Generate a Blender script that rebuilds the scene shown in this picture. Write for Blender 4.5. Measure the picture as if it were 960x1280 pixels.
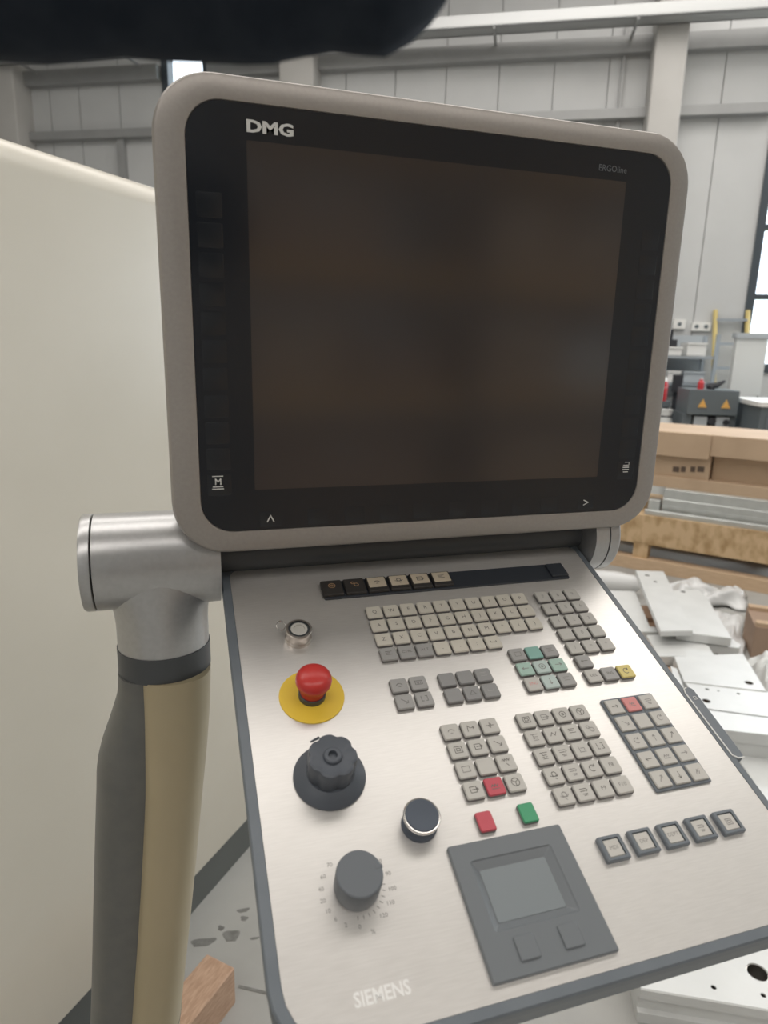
import bpy, math, random
from mathutils import Matrix, Vector
random.seed(7)
scene = bpy.context.scene
for o in list(bpy.data.objects): bpy.data.objects.remove(o)
COL = scene.collection

# ------------------------------------------------------------------ camera
F_PX = 834.89
CAM = Vector((0.0, 0.0, 1.5))
RGT = Vector((0.956, -0.292, 0.022)).normalized()
BCK = Vector((-0.289, -0.928, 0.237)).normalized()
UPV = BCK.cross(RGT).normalized(); RGT = UPV.cross(BCK).normalized()
cam = bpy.data.cameras.new('camera'); cam_o = bpy.data.objects.new('camera', cam); COL.objects.link(cam_o)
cam_o.matrix_world = Matrix(((RGT.x, UPV.x, BCK.x, CAM.x), (RGT.y, UPV.y, BCK.y, CAM.y), (RGT.z, UPV.z, BCK.z, CAM.z), (0, 0, 0, 1)))
cam.sensor_fit = 'VERTICAL'; cam.sensor_height = 24.0; cam.sensor_width = 18.0
cam.lens = F_PX / 1280 * 24.0
cam.clip_start = 0.02; cam.clip_end = 200
cam.dof.use_dof = True; cam.dof.focus_distance = 0.72; cam.dof.aperture_fstop = 5.0
scene.camera = cam_o

# ------------------------------------------------------------------ world, lights, exposure
world = bpy.data.worlds.new('world'); scene.world = world; world.use_nodes = True
bg = world.node_tree.nodes['Background']; bg.inputs[0].default_value = (0.80, 0.90, 1.0, 1); bg.inputs[1].default_value = 3.5
scene.view_settings.view_transform = 'Standard'; scene.view_settings.look = 'None'
scene.view_settings.gamma = 1.0; scene.view_settings.use_curve_mapping = False
scene.view_settings.exposure = 0.0

WA = math.radians(28)                       # the hall stands turned by 28 degrees
U = Vector((math.cos(WA), -math.sin(WA), 0)); N = Vector((math.sin(WA), math.cos(WA), 0)); ZV = Vector((0, 0, 1))
D_BACK, D_FRONT, S_L, S_R, H_HALL = 9.0, -8.0, -9.5, 9.5, 6.4
def hall(s, d, z): return U * s + N * d + ZV * z

def area_light(name, loc, look, sx, sy, watts, col):
    l = bpy.data.lights.new(name, 'AREA'); l.shape = 'RECTANGLE'; l.size = sx; l.size_y = sy; l.energy = watts; l.color = col
    o = bpy.data.objects.new(name, l); COL.objects.link(o)
    d = (Vector(look) - Vector(loc)).normalized()
    o.rotation_euler = d.to_track_quat('-Z', 'Y').to_euler(); o.location = loc
    return o
# daylight behind the glazing of the window at the right (only its edge is in the picture) and the rooflights of the hall
WINDOW_W, ROOF_W = 460, 335
area_light('window_right_offscreen', hall(5.73, 9.20, 2.98), hall(5.73, 0, 2.4), 5.1, 3.1, WINDOW_W, (0.90, 0.96, 1.0))
for nm, dd, k in (('rooflight_back_offscreen', 5.9, 0.9), ('rooflight_middle_offscreen', 2.3, 0.75), ('rooflight_front_offscreen', -3.6, 0.9)):
    area_light(nm, hall(0.2, dd, 6.27), hall(0.2, dd, 0), 13.0, 1.7, ROOF_W * k, (1.0, 0.95, 0.90))

# ------------------------------------------------------------------ pixel helpers (a pixel gives a direction only)
def ray(px, py): return RGT * ((px - 480) / F_PX) + UPV * (-(py - 640) / F_PX) - BCK
def atz(px, py, z): r = ray(px, py); return CAM + r * ((z - CAM.z) / r.z)
def wall_sz(px, py, d): r = ray(px, py); p = CAM + r * (d / r.dot(N)); return p.dot(U), p.z

# ------------------------------------------------------------------ materials
MATS = {}
def mat(name, col, rough=0.5, metal=0.0, spec=0.5, coat=0.0):
    if name in MATS: return MATS[name]
    m = bpy.data.materials.new(name); m.use_nodes = True
    b = m.node_tree.nodes['Principled BSDF']
    b.inputs['Base Color'].default_value = (*col, 1); b.inputs['Roughness'].default_value = rough
    b.inputs['Metallic'].default_value = metal; b.inputs['Specular IOR Level'].default_value = spec
    b.inputs['Coat Weight'].default_value = coat
    MATS[name] = m; return m
def noisy(name, c1, c2, scale, rough=0.6, metal=0.0, stretch=(1, 1, 1), bump=0.0, detail=4, lo=0.35, hi=0.65, spec=0.5, rvar=0.0):
    m = mat(name, c1, rough, metal, spec); nt = m.node_tree; b = nt.nodes['Principled BSDF']
    tc = nt.nodes.new('ShaderNodeTexCoord'); mp = nt.nodes.new('ShaderNodeMapping'); mp.inputs['Scale'].default_value = stretch
    nz = nt.nodes.new('ShaderNodeTexNoise'); nz.inputs['Scale'].default_value = scale; nz.inputs['Detail'].default_value = detail
    rp = nt.nodes.new('ShaderNodeValToRGB'); rp.color_ramp.elements[0].position = lo; rp.color_ramp.elements[1].position = hi
    rp.color_ramp.elements[0].color = (*c1, 1); rp.color_ramp.elements[1].color = (*c2, 1)
    nt.links.new(tc.outputs['Object'], mp.inputs[0]); nt.links.new(mp.outputs[0], nz.inputs['Vector'])
    nt.links.new(nz.outputs['Fac'], rp.inputs[0]); nt.links.new(rp.outputs[0], b.inputs['Base Color'])
    if bump:
        bp = nt.nodes.new('ShaderNodeBump'); bp.inputs['Strength'].default_value = bump; bp.inputs['Distance'].default_value = 0.002
        nt.links.new(nz.outputs['Fac'], bp.inputs['Height']); nt.links.new(bp.outputs[0], b.inputs['Normal'])
    if rvar:
        mr = nt.nodes.new('ShaderNodeMapRange'); mr.inputs[3].default_value = rough - rvar; mr.inputs[4].default_value = rough + rvar
        nt.links.new(nz.outputs['Fac'], mr.inputs[0]); nt.links.new(mr.outputs[0], b.inputs['Roughness'])
    return m
noisy('frame_grey', (0.33, 0.305, 0.285), (0.35, 0.325, 0.30), 300, 0.42, 0.35)
mat('screen_glass', (0.013, 0.0155, 0.020), 0.22, 0, 0.5)
mat('lcd', (0.034, 0.030, 0.030), 0.15, 0, 0.8)
mat('soft_key', (0.0145, 0.017, 0.021), 0.25, 0, 0.5)
mat('print_white', (0.62, 0.62, 0.60), 0.6)
mat('print_dim', (0.10, 0.11, 0.12), 0.6)
mat('print_worn', (0.78, 0.78, 0.76), 0.6)
noisy('brushed_plate', (0.68, 0.66, 0.635), (0.72, 0.70, 0.675), 60, 0.36, 0.66, (1, 14, 1), 0.02, rvar=0.03)
noisy('bezel_blue', (0.125, 0.145, 0.165), (0.14, 0.16, 0.18), 40, 0.45)
mat('dark_bar', (0.028, 0.033, 0.042), 0.4)
mat('key_side', (0.16, 0.155, 0.15), 0.6)  # shade on the key sides put into the colour; some legends share it
mat('key_cream', (0.62, 0.585, 0.51), 0.55)
mat('key_light', (0.50, 0.485, 0.45), 0.55)
mat('key_grey', (0.34, 0.335, 0.325), 0.55)
mat('key_dark', (0.27, 0.268, 0.265), 0.55)
mat('key_teal', (0.24, 0.44, 0.385), 0.55)
mat('key_green_pale', (0.37, 0.52, 0.45), 0.55)
mat('key_cyan_pale', (0.47, 0.56, 0.53), 0.55)
mat('key_yellow', (0.66, 0.55, 0.20), 0.55)
mat('key_pink', (0.62, 0.24, 0.23), 0.55)
mat('key_red', (0.50, 0.075, 0.10), 0.5)
mat('key_green', (0.055, 0.30, 0.15), 0.5)
mat('key_tan', (0.50, 0.43, 0.33), 0.5)
mat('key_black', (0.035, 0.032, 0.03), 0.45)
mat('legend', (0.15, 0.14, 0.13), 0.7)
mat('legend_faint', (0.24, 0.23, 0.22), 0.7)
mat('legend_amber', (0.42, 0.27, 0.15), 0.6)
mat('trackpad_grey', (0.145, 0.160, 0.172), 0.42)
mat('pad_surface', (0.20, 0.225, 0.238), 0.35)
mat('estop_red', (0.52, 0.035, 0.03), 0.32, 0, 0.5)
mat('estop_yellow', (0.78, 0.54, 0.05), 0.5)
mat('knob_black', (0.070, 0.080, 0.097), 0.48)
mat('knob_grey', (0.115, 0.128, 0.142), 0.5)
mat('cap_blue', (0.085, 0.10, 0.125), 0.6, 0, 0.25)
mat('steel', (0.62, 0.60, 0.58), 0.22, 1.0)
mat('steel_warm', (0.52, 0.47, 0.43), 0.28, 1.0)
noisy('silver_paint', (0.46, 0.46, 0.46), (0.49, 0.49, 0.49), 200, 0.33, 0.75)
mat('ring_dark', (0.06, 0.065, 0.07), 0.4)
noisy('post_dark', (0.115, 0.117, 0.11), (0.13, 0.13, 0.12), 60, 0.42)
noisy('post_beige', (0.37, 0.31, 0.195), (0.40, 0.335, 0.215), 6, 0.35)
noisy('cream_paint', (0.60, 0.565, 0.485), (0.63, 0.595, 0.515), 3, 0.30, 0, spec=0.45)
mat('plinth_grey', (0.115, 0.125, 0.12), 0.5)
noisy('floor_concrete', (0.30, 0.30, 0.29), (0.42, 0.42, 0.40), 1.6, 0.55, 0, bump=0.05, detail=8, rvar=0.05)
noisy('wall_panel', (0.55, 0.56, 0.56), (0.58, 0.59, 0.59), 2, 0.5)
noisy('girt_grey', (0.33, 0.335, 0.335), (0.36, 0.365, 0.365), 4, 0.45, 0.2)
noisy('column_paint', (0.50, 0.49, 0.47), (0.53, 0.52, 0.50), 3, 0.6)
noisy('ceiling_grey', (0.46, 0.45, 0.43), (0.50, 0.49, 0.47), 1, 0.7)
mat('galvanised', (0.47, 0.48, 0.48), 0.38, 0.7)
mat('window_frame', (0.06, 0.075, 0.09), 0.4)
noisy('cardboard', (0.47, 0.345, 0.235), (0.52, 0.385, 0.265), 5, 0.8)
noisy('cardboard_dark', (0.33, 0.235, 0.175), (0.37, 0.265, 0.195), 5, 0.8)
mat('box_print', (0.11, 0.08, 0.06), 0.8)
noisy('timber', (0.56, 0.40, 0.26), (0.66, 0.49, 0.33), 14, 0.7, 0, (1, 12, 12), 0.05)
noisy('timber_red', (0.40, 0.255, 0.17), (0.52, 0.35, 0.245), 22, 0.75, 0, (2, 12, 12), 0.15)
noisy('osb', (0.42, 0.28, 0.14), (0.62, 0.45, 0.27), 14, 0.75, 0, (1, 1, .6), 0.1, detail=2, lo=0.36, hi=0.56)
noisy('aluminium', (0.55, 0.57, 0.56), (0.60, 0.62, 0.61), 20, 0.35, 0.6)
noisy('white_plate', (0.60, 0.615, 0.61), (0.65, 0.665, 0.66), 8, 0.35)
mat('white_foil', (0.66, 0.67, 0.67), 0.3)
mat('cab_grey', (0.13, 0.155, 0.17), 0.5)
mat('cab_light', (0.45, 0.49, 0.52), 0.5)
mat('plastic_white', (0.80, 0.80, 0.78), 0.5)
mat('plastic_black', (0.03, 0.033, 0.04), 0.5)
mat('rail_yellow', (0.62, 0.50, 0.20), 0.5)
mat('step_grey', (0.38, 0.42, 0.46), 0.45, 0.4)
mat('sign_orange', (0.80, 0.45, 0.12), 0.6)
mat('red_paint', (0.60, 0.05, 0.06), 0.45)
noisy('dark_cloth', (0.014, 0.019, 0.028), (0.022, 0.028, 0.038), 60, 0.9, 0, bump=0.2, spec=0.15)
noisy('grass', (0.14, 0.24, 0.04), (0.22, 0.33, 0.07), 0.5, 0.9)
mat('paper', (0.72, 0.74, 0.73), 0.7)

def glass_mat():
    m = bpy.data.materials.new('pane_glass'); m.use_nodes = True; nt = m.node_tree; nt.nodes.clear()
    t = nt.nodes.new('ShaderNodeBsdfTransparent'); g = nt.nodes.new('ShaderNodeBsdfGlossy'); g.inputs['Roughness'].default_value = 0.03
    mx = nt.nodes.new('ShaderNodeMixShader'); mx.inputs[0].default_value = 0.06
    o = nt.nodes.new('ShaderNodeOutputMaterial'); nt.links.new(t.outputs[0], mx.inputs[1]); nt.links.new(g.outputs[0], mx.inputs[2]); nt.links.new(mx.outputs[0], o.inputs[0])
    MATS['pane_glass'] = m
glass_mat()

# ------------------------------------------------------------------ mesh builder
W = {}                                       # world matrices of the objects made here
class MB:
    def __init__(s): s.v = []; s.f = []; s.m = []
    def add(s, vs, fs, mi=0):
        b = len(s.v); s.v += [tuple(v) for v in vs]
        for f in fs: s.f.append([b + i for i in f]); s.m.append(mi)
        return s
    def box(s, x0, x1, y0, y1, z0, z1, mi=0):
        vs = [(x, y, z) for z in (z0, z1) for y in (y0, y1) for x in (x0, x1)]
        return s.add(vs, [(0, 2, 3, 1), (4, 5, 7, 6), (0, 1, 5, 4), (2, 6, 7, 3), (0, 4, 6, 2), (1, 3, 7, 5)], mi)
    def obox(s, c, a, b, h, mi=0):           # c centre, a b h half-vectors
        c, a, b, h = map(Vector, (c, a, b, h))
        vs = [c + a * i + b * j + h * k for k in (-1, 1) for j in (-1, 1) for i in (-1, 1)]
        return s.add(vs, [(0, 2, 3, 1), (4, 5, 7, 6), (0, 1, 5, 4), (2, 6, 7, 3), (0, 4, 6, 2), (1, 3, 7, 5)], mi)
    def loft(s, loops, cap0=True, cap1=True, mi=0, close=False, mis=None, capmi=None):
        n = len(loops[0]); b = len(s.v)
        for L in loops: s.v += [tuple(p) for p in L]
        k = len(loops)
        for i in range(k if close else k - 1):
            j = (i + 1) % k
            for q in range(n):
                r = (q + 1) % n
                s.f.append([b + i * n + q, b + i * n + r, b + j * n + r, b + j * n + q]); s.m.append(mis[i] if mis else mi)
        if not close:
            if cap0: s.f.append([b + q for q in range(n)][::-1]); s.m.append(mi)
            if cap1: s.f.append([b + (k - 1) * n + q for q in range(n)]); s.m.append(capmi if capmi is not None else mi)
        return s
    def prism(s, poly, z0, z1, mi=0):
        return s.loft([[(x, y, z0) for x, y in poly], [(x, y, z1) for x, y in poly]], mi=mi)
    def lathe(s, prof, seg=32, c=(0, 0), mi=0, mis=None, cap0=True, cap1=True):
        loops = [[(c[0] + r * math.cos(2 * math.pi * q / seg), c[1] + r * math.sin(2 * math.pi * q / seg), z) for q in range(seg)] for r, z in prof]
        return s.loft(loops, mi=mi, mis=mis, cap0=cap0, cap1=cap1, capmi=(mis[-1] if mis else None))
    def tube(s, pts, r, seg=8, mi=0):
        pts = [Vector(p) for p in pts]; loops = []
        for i, p in enumerate(pts):
            t = (pts[min(i + 1, len(pts) - 1)] - pts[max(i - 1, 0)]).normalized()
            a = t.cross(Vector((0, 0, 1)))
            if a.length < 0.05: a = t.cross(Vector((0, 1, 0)))
            a.normalize(); b = t.cross(a)
            rr = r[i] if isinstance(r, (list, tuple)) else r
            loops.append([p + a * (rr * math.cos(2 * math.pi * q / seg)) + b * (rr * math.sin(2 * math.pi * q / seg)) for q in range(seg)])
        return s.loft(loops, mi=mi)
    def stroke(s, pts, w, z, mi=0):
        for a, b in zip(pts[:-1], pts[1:]):
            a = Vector((*a, z)); b = Vector((*b, z)); d = b - a
            if d.length < 1e-9: continue
            d.normalize(); n = Vector((-d.y, d.x, 0)) * (w / 2); a = a - d * (w / 2); b = b + d * (w / 2)
            s.add([a - n, b - n, b + n, a + n], [(0, 1, 2, 3)], mi)
        return s
    def text(s, body, size, x, y, z, mi=0, sx=1.0, bold=0.0, rot=0.0, align='CENTER'):
        vs, fs, w = text_mesh(body, bold)
        ca, sa = math.cos(rot), math.sin(rot)
        off = {'CENTER': -w / 2, 'LEFT': 0}[align]
        P = []
        for vx, vy in vs:
            px, py = (vx + off) * size * sx, (vy - 0.36) * size
            P.append((x + px * ca - py * sa, y + px * sa + py * ca, z))
        return s.add(P, fs, mi)
    def build(s, name, mats, parent=None, M=None, smooth=0.6, origin=None):
        if M is None:
            M = Matrix.Identity(4)
            if origin is not None:
                o3 = Vector(origin); M = Matrix.Translation(o3); s.v = [tuple(Vector(v) - o3) for v in s.v]
        me = bpy.data.meshes.new(name); me.from_pydata(s.v, [], s.f)
        for mm in (mats if isinstance(mats, (list, tuple)) else [mats]): me.materials.append(MATS[mm])
        me.polygons.foreach_set('material_index', s.m)
        if smooth:
            me.polygons.foreach_set('use_smooth', [True] * len(me.polygons)); me.set_sharp_from_angle(angle=smooth)
        me.update()
        return link(name, me, parent, M)
_T = {}
def text_mesh(body, bold):
    key = (body, bold)
    if key not in _T:
        cu = bpy.data.curves.new('lettering', 'FONT'); cu.body = body; cu.size = 1.0; cu.offset = bold; cu.resolution_u = 2
        o = bpy.data.objects.new('lettering', cu); COL.objects.link(o)
        dg = bpy.context.evaluated_depsgraph_get(); me = bpy.data.meshes.new_from_object(o.evaluated_get(dg))
        vs = [(v.co.x, v.co.y) for v in me.vertices]; fs = [list(p.vertices) for p in me.polygons]
        bpy.data.objects.remove(o); bpy.data.curves.remove(cu); bpy.data.meshes.remove(me)
        w = max([v[0] for v in vs] or [0]); _T[key] = (vs, fs, w)
    return _T[key]
def link(name, me, parent, M):
    o = bpy.data.objects.new(name, me); COL.objects.link(o)
    if parent is not None:
        o.parent = parent; o.matrix_parent_inverse = W[parent.name].inverted()
    o.matrix_basis = M; W[o.name] = M.copy()
    return o
def thing(name, loc, label, cat, group=None, rotz=0.0):
    o = bpy.data.objects.new(name, None); COL.objects.link(o); o.empty_display_size = 0.05
    M = Matrix.Translation(Vector(loc)) @ Matrix.Rotation(rotz, 4, 'Z'); o.matrix_basis = M; W[o.name] = M
    return tag(o, label, cat, group)
def tag(o, label=None, cat=None, group=None, kind=None):
    if label: o['label'] = label
    if cat: o['category'] = cat
    if group: o['group'] = group
    if kind: o['kind'] = kind
    return o
def plabel(o, l): o['label'] = l; return o
def rrect(x0, x1, y0, y1, r, z, seg=6):
    rs = r if isinstance(r, (list, tuple)) else (r, r, r, r)      # order: bottom-left, bottom-right, top-right, top-left
    out = []
    for (cx, cy, a0), rr in zip(((x0, y0, 180), (x1, y0, 270), (x1, y1, 0), (x0, y1, 90)), rs):
        rr = max(rr, 1e-5); ox = cx + rr if cx == x0 else cx - rr; oy = cy + rr if cy == y0 else cy - rr
        for i in range(seg + 1):
            a = math.radians(a0 + 90 * i / seg); out.append((ox + rr * math.cos(a), oy + rr * math.sin(a), z))
    return out
def frame_m(o, x, y, z):
    return Matrix(((x.x, y.x, z.x, o.x), (x.y, y.y, z.y, o.y), (x.z, y.z, z.z, o.z), (0, 0, 0, 1)))

HALL_M = frame_m(Vector((0, 0, 0)), U, N, ZV)                     # local x along the back wall, y away from the camera
# ------------------------------------------------------------------ structure: hall shell
fl = MB().box(S_L, S_R, D_FRONT, D_BACK, -0.3, 0).build('floor', 'floor_concrete', M=HALL_M, smooth=0); tag(fl, 'light grey concrete hall floor with dark stains', kind='structure')
# stains and the expansion joint
for (px, py, rx, ry) in ((253, 1178, .030, .014), (289, 1170, .020, .022), (276, 1160, .008, .008), (304, 1138, .016, .008), (305, 1148, .010, .008), (318, 1173, .012, .004)):
    p = atz(px, py, 0); a0 = random.random() * 3
    poly = [(p.x + rx * (1 + .25 * math.sin(3 * t + a0)) * math.cos(t), p.y + ry * (1 + .3 * math.cos(2 * t + a0)) * math.sin(t)) for t in [i * math.pi / 9 for i in range(18)]]
    MATS.get('stain') or noisy('stain', (0.15, 0.15, 0.14), (0.22, 0.22, 0.21), 60, 0.6)
    MB().prism(poly, -0.001, 0.0006).build('stain', 'stain', fl, smooth=0)
a, b = atz(298, 1233, 0), atz(420, 1262, 0); d = (b - a).normalized() * 1.2; n = Vector((-d.y, d.x, 0)).normalized() * .004
MB().prism([((a - n).x, (a - n).y), ((a + d - n).x, (a + d - n).y), ((a + d + n).x, (a + d + n).y), ((a + n).x, (a + n).y)], -.001, .0007).build('floor_joint', 'stain', fl, smooth=0)

wb = MB().box(S_L, S_L + 0.2, D_BACK - .01, D_BACK + .12, 0, H_HALL).build('wall_back', 'wall_panel', M=HALL_M, smooth=0)
tag(wb, 'grey sandwich panel hall wall with steel rails and columns', kind='structure')
edges = [S_L + .2, -8.9, -8.27, -7.64, -7.01, -6.41, -5.97, -5.38, -4.72, -4.12, -3.55, -2.92, -2.30, -1.68, -1.06, -.43, .205, .82, 1.44, 2.07, 2.66]
edges += [2.66 + .63 * i for i in range(1, 10)] + [9.1, S_R]
WIN_L = (-4.72, -4.12, 4.55, 5.75); WIN_R = (2.66, 8.33, 1.35, 4.60)
for a, b in zip(edges[:-1], edges[1:]):
    for w in (WIN_L, WIN_R):
        if a >= w[0] - .02 and b <= w[1] + .02: zs = [(0, w[2]), (w[3], H_HALL)]; break
    else: zs = [(0, H_HALL)]
    for z0, z1 in zs:
        MB().box(a + .006, b - .006, D_BACK, D_BACK + .1, z0, z1).build('panel', 'wall_panel', wb, HALL_M, smooth=0)
MB().box(S_L, WIN_L[0] + .02, D_BACK + .03, D_BACK + .09, 0, H_HALL).box(WIN_L[1] - .02, WIN_R[0] + .02, D_BACK + .03, D_BACK + .09, 0, H_HALL)\
    .box(WIN_R[1] - .02, S_R, D_BACK + .03, D_BACK + .09, 0, H_HALL).build('joint_backing', 'wall_panel', wb, HALL_M, smooth=0)
for z0, z1, dd in ((4.14, 4.24, .13), (4.80, 4.97, .13)):
    for s0, s1 in ((S_L + .2, WIN_L[0] - .04), (WIN_L[1] + .04, 1.26 if True else 0), (1.58, 2.60 if z0 < 4.6 else S_R)):
        MB().box(s0, s1, D_BACK - dd, D_BACK + .005, z0, z1).build('girt', 'girt_grey', wb, HALL_M, smooth=0)
for s0, s1 in ((-7.15, -6.68), (-3.05, -2.62), (1.25, 1.59)):
    MB().loft([rrect(s0, s1, D_BACK - .34, D_BACK + .01, .02, z, 3) for z in (0, H_HALL)]).build('column', 'column_paint', wb, HALL_M)
MB().box(-5.42, -5.32, D_BACK - .08, D_BACK + .005, 1.2, 4.14).build('post', 'girt_grey', wb, HALL_M, smooth=0)
MB().box(.95, .985, D_BACK - .05, D_BACK + .005, 0, 5.1).build('downpipe', 'girt_grey', wb, HALL_M, smooth=0)
for nm, d0, d1, s0, s1, mt in (('wall_front', D_FRONT - .1, D_FRONT, S_L, S_R, 'wall_panel'), ('wall_left', D_FRONT, D_BACK, S_L - .1, S_L, 'wall_panel'), ('wall_right', D_FRONT, D_BACK, S_R, S_R + .1, 'wall_panel')):
    tag(MB().box(s0, s1, d0, d1, 0, H_HALL).build(nm, mt, M=HALL_M, smooth=0), kind='structure')
cl = MB().box(S_L, S_R, D_FRONT, D_BACK, H_HALL, H_HALL + .1).build('ceiling', 'ceiling_grey', M=HALL_M, smooth=0); tag(cl, kind='structure')
for i in range(8):
    s = S_L + 1.2 + 2.4 * i
    MB().box(s - .08, s + .08, D_FRONT, D_BACK, H_HALL - .12, H_HALL + .01).build('rafter', 'girt_grey', cl, HALL_M, smooth=0)
# windows in the back wall
def window(n, w, nv, nh):
    s0, s1, z0, z1 = w; y0, y1 = D_BACK - .03, D_BACK + .13
    m = MB().box(s0 - .03, s0 + .06, y0, y1, z0, z1).box(s1 - .06, s1 + .03, y0, y1, z0, z1).box(s0, s1, y0, y1, z0 - .03, z0 + .08).box(s0, s1, y0, y1, z1 - .08, z1 + .03)
    o = m.build('window_%d' % n, 'window_frame', M=HALL_M, smooth=0); tag(o, kind='structure')
    xs = [s0 + .09 + (s1 - s0 - .18) * i / nv for i in range(nv + 1)]; zs = [z0 + .08 + (z1 - z0 - .16) * i / nh for i in range(nh + 1)]
    for i in range(1, nv): MB().box(xs[i] - .035, xs[i] + .035, y0 + .02, y1 - .02, z0, z1).build('mullion', 'window_frame', o, HALL_M, smooth=0)
    for j in range(1, nh): MB().box(s0, s1, y0 + .02, y1 - .02, zs[j] - .03, zs[j] + .03).build('transom', 'window_frame', o, HALL_M, smooth=0)
    for i in range(nv):
        for j in range(nh): MB().box(xs[i], xs[i + 1], y0 + .07, y0 + .08, zs[j], zs[j + 1]).build('pane', 'pane_glass', o, HALL_M, smooth=0)
window(1, WIN_L, 1, 1); window(2, WIN_R, 4, 4)
gr = MB().box(-40, 60, D_BACK + .4, 90, -.9, -.3).build('ground_outside', 'grass', M=HALL_M, smooth=0); tag(gr, kind='structure', label='green meadow outside the hall window')

# ------------------------------------------------------------------ machine enclosure
ED = Vector((math.cos(math.radians(50)), math.sin(math.radians(50)), 0)); EN = Vector((ED.y, -ED.x, 0))
E0 = Vector((-.035, 1.555, 0))
ENC_M = frame_m(E0, ED, -EN, ZV)                                   # local x along face, y into the machine
enc = thing('machine_enclosure', E0 - EN * .7 - ED * .6, 'large cream painted sheet metal machine housing with dark plinth', 'machine')
x0, x1, yd, zt = -2.3, .85, 1.6, 1.825
prof = [(0.0, .12), (0.0, zt - .05)] + [(.05 - .05 * math.cos(math.radians(a)), zt - .05 + .05 * math.sin(math.radians(a))) for a in (15, 30, 45, 60, 75, 90)] + [(yd, zt), (yd, .12)]
L = []
for x in (x0, x1): L.append([(x, p[0], p[1]) for p in prof])
MB().loft(L).build('housing', 'cream_paint', enc, ENC_M)
MB().box(x0 + .03, x1 - .03, .012, yd - .05, 0, .125).build('plinth', 'plinth_grey', enc, ENC_M, smooth=0)

# ------------------------------------------------------------------ control pendant
MON0 = Vector((.255, .629, 1.518)); MON_M = frame_m(MON0, Vector((1, 0, 0)), Vector((0, 0, 1)), Vector((0, -1, 0)))
KV = Vector((0, -.919, -.395)).normalized(); KN = Vector((0, -.395, .919)).normalized()
KEY0 = Vector((.255, .623, 1.259)) - KN * .004
KEY_M = frame_m(KEY0, Vector((1, 0, 0)), -KV, KN)
pend = thing('control_pendant', (-.167, .70, 0), 'swivel control pendant with dark screen above a silver keyboard panel', 'control panel')
mm = .001
def R(x0, x1, v0, v1, r, z, seg=6):          # v runs down, millimetres -> rounded rectangle in the frame
    return rrect(x0 * mm, x1 * mm, -v1 * mm, -v0 * mm, [q * mm for q in r] if isinstance(r, (list, tuple)) else r * mm, z * mm, seg)
# --- monitor
ox0, ox1, oy0, oy1 = -264, 267, -200.5, 212.5
gx0, gx1, gy0, gy1 = -237.7, 241.5, -178.8, 190.3
def oin(d, z, r): return R(ox0 + d, ox1 - d, oy0 + d, oy1 - d, r, z, 10)
hb = MB().loft([R(ox0 + 60, ox1 - 60, oy0 + 50, oy1 - 50, 20, -75, 10), R(ox0 + 25, ox1 - 25, oy0 + 22, oy1 - 22, 34, -62, 10), oin(4, -40, 46), oin(0.6, -30, 49), oin(0, -12, 50), oin(.6, -5, 49.5), oin(2.4, -1.5, 48), oin(5, 0, 45),
                R(gx0 - 3, gx1 + 3, gy0 - 3, gy1 + 3, 33, 1.0, 10), R(gx0 - .6, gx1 + .6, gy0 - .6, gy1 + .6, 30.6, .6, 10), R(gx0, gx1, gy0, gy1, 30, -.8, 10)], cap1=True)
house = hb.build('screen_housing', 'frame_grey', pend, MON_M, smooth=.5); plabel(house, 'grey brown screen housing with rounded corners')
MB().loft([R(gx0, gx1, gy0, gy1, 30, -.6, 10), R(gx0 + .3, gx1 - .3, gy0 + .3, gy1 - .3, 30, 0, 10)]).build('front_glass', 'screen_glass', house, MON_M, smooth=.5)
MB().loft([R(-188, 188, -150.5, 150.5, 1, -.3, 2), R(-188, 188, -150.5, 150.5, 1, .12, 2)]).build('display', 'lcd', house, MON_M, smooth=0)
skm = {}
def softkey(x, v, w, h):
    if (w, h) not in skm:
        b = MB().loft([R(-w / 2, w / 2, -h / 2, h / 2, 1.5, -.2, 3), R(-w / 2, w / 2, -h / 2, h / 2, 1.5, .08, 3), R(-w / 2 + .6, w / 2 - .6, -h / 2 + .6, h / 2 - .6, 1.2, .18, 3)])
        o = b.build('soft_key', 'soft_key', house, MON_M @ Matrix.Translation((x * mm, -v * mm, 0)), smooth=.4); skm[(w, h)] = o.data
    else: link('soft_key', skm[(w, h)], house, MON_M @ Matrix.Translation((x * mm, -v * mm, 0)))
for k in range(11):
    v = 144.5 - 24.2 * k
    softkey(-220.5, v, 21.5, 20.4); softkey(224, v, 21.5, 20.4)
for x in [-173.7, -127.4, -89.6, -53.6, -17.8, 21.9, 58.5, 95.3, 130, 176.4]: softkey(x, 179.5, 20.5, 16)
def mprint(name, fn, mt='print_white'):
    b = MB(); fn(b); return b.build(name, mt, house, MON_M, smooth=0)
mprint('brand_lettering', lambda b: b.text('DMG', .0128, -.1682, .1619, .00035, sx=1.40, bold=.040))
mprint('model_lettering', lambda b: b.text('ERGOline', .0082, .1708, .1612, .00035, sx=.98, bold=.01), 'print_dim')
def mark_m(b):
    b.text('M', .0085, -.2219, -.1412, .0007, bold=.01)
    b.stroke([(-.2265, -.1362), (-.2173, -.1362)], .0008, .0007)
    b.stroke([(-.2262, -.1462), (-.2176, -.1462)], .0010, .0007); b.stroke([(-.2268, -.1482), (-.2170, -.1482)], .0010, .0007)
mprint('machine_key_mark', mark_m)
mprint('up_mark', lambda b: b.stroke([(-.1768, -.1822), (-.1737, -.1762), (-.1706, -.1822)], .0011, .0007))
mprint('next_mark', lambda b: b.stroke([(.1737, -.1766), (.1793, -.1793), (.1737, -.1820)], .0010, .0007))
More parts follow.
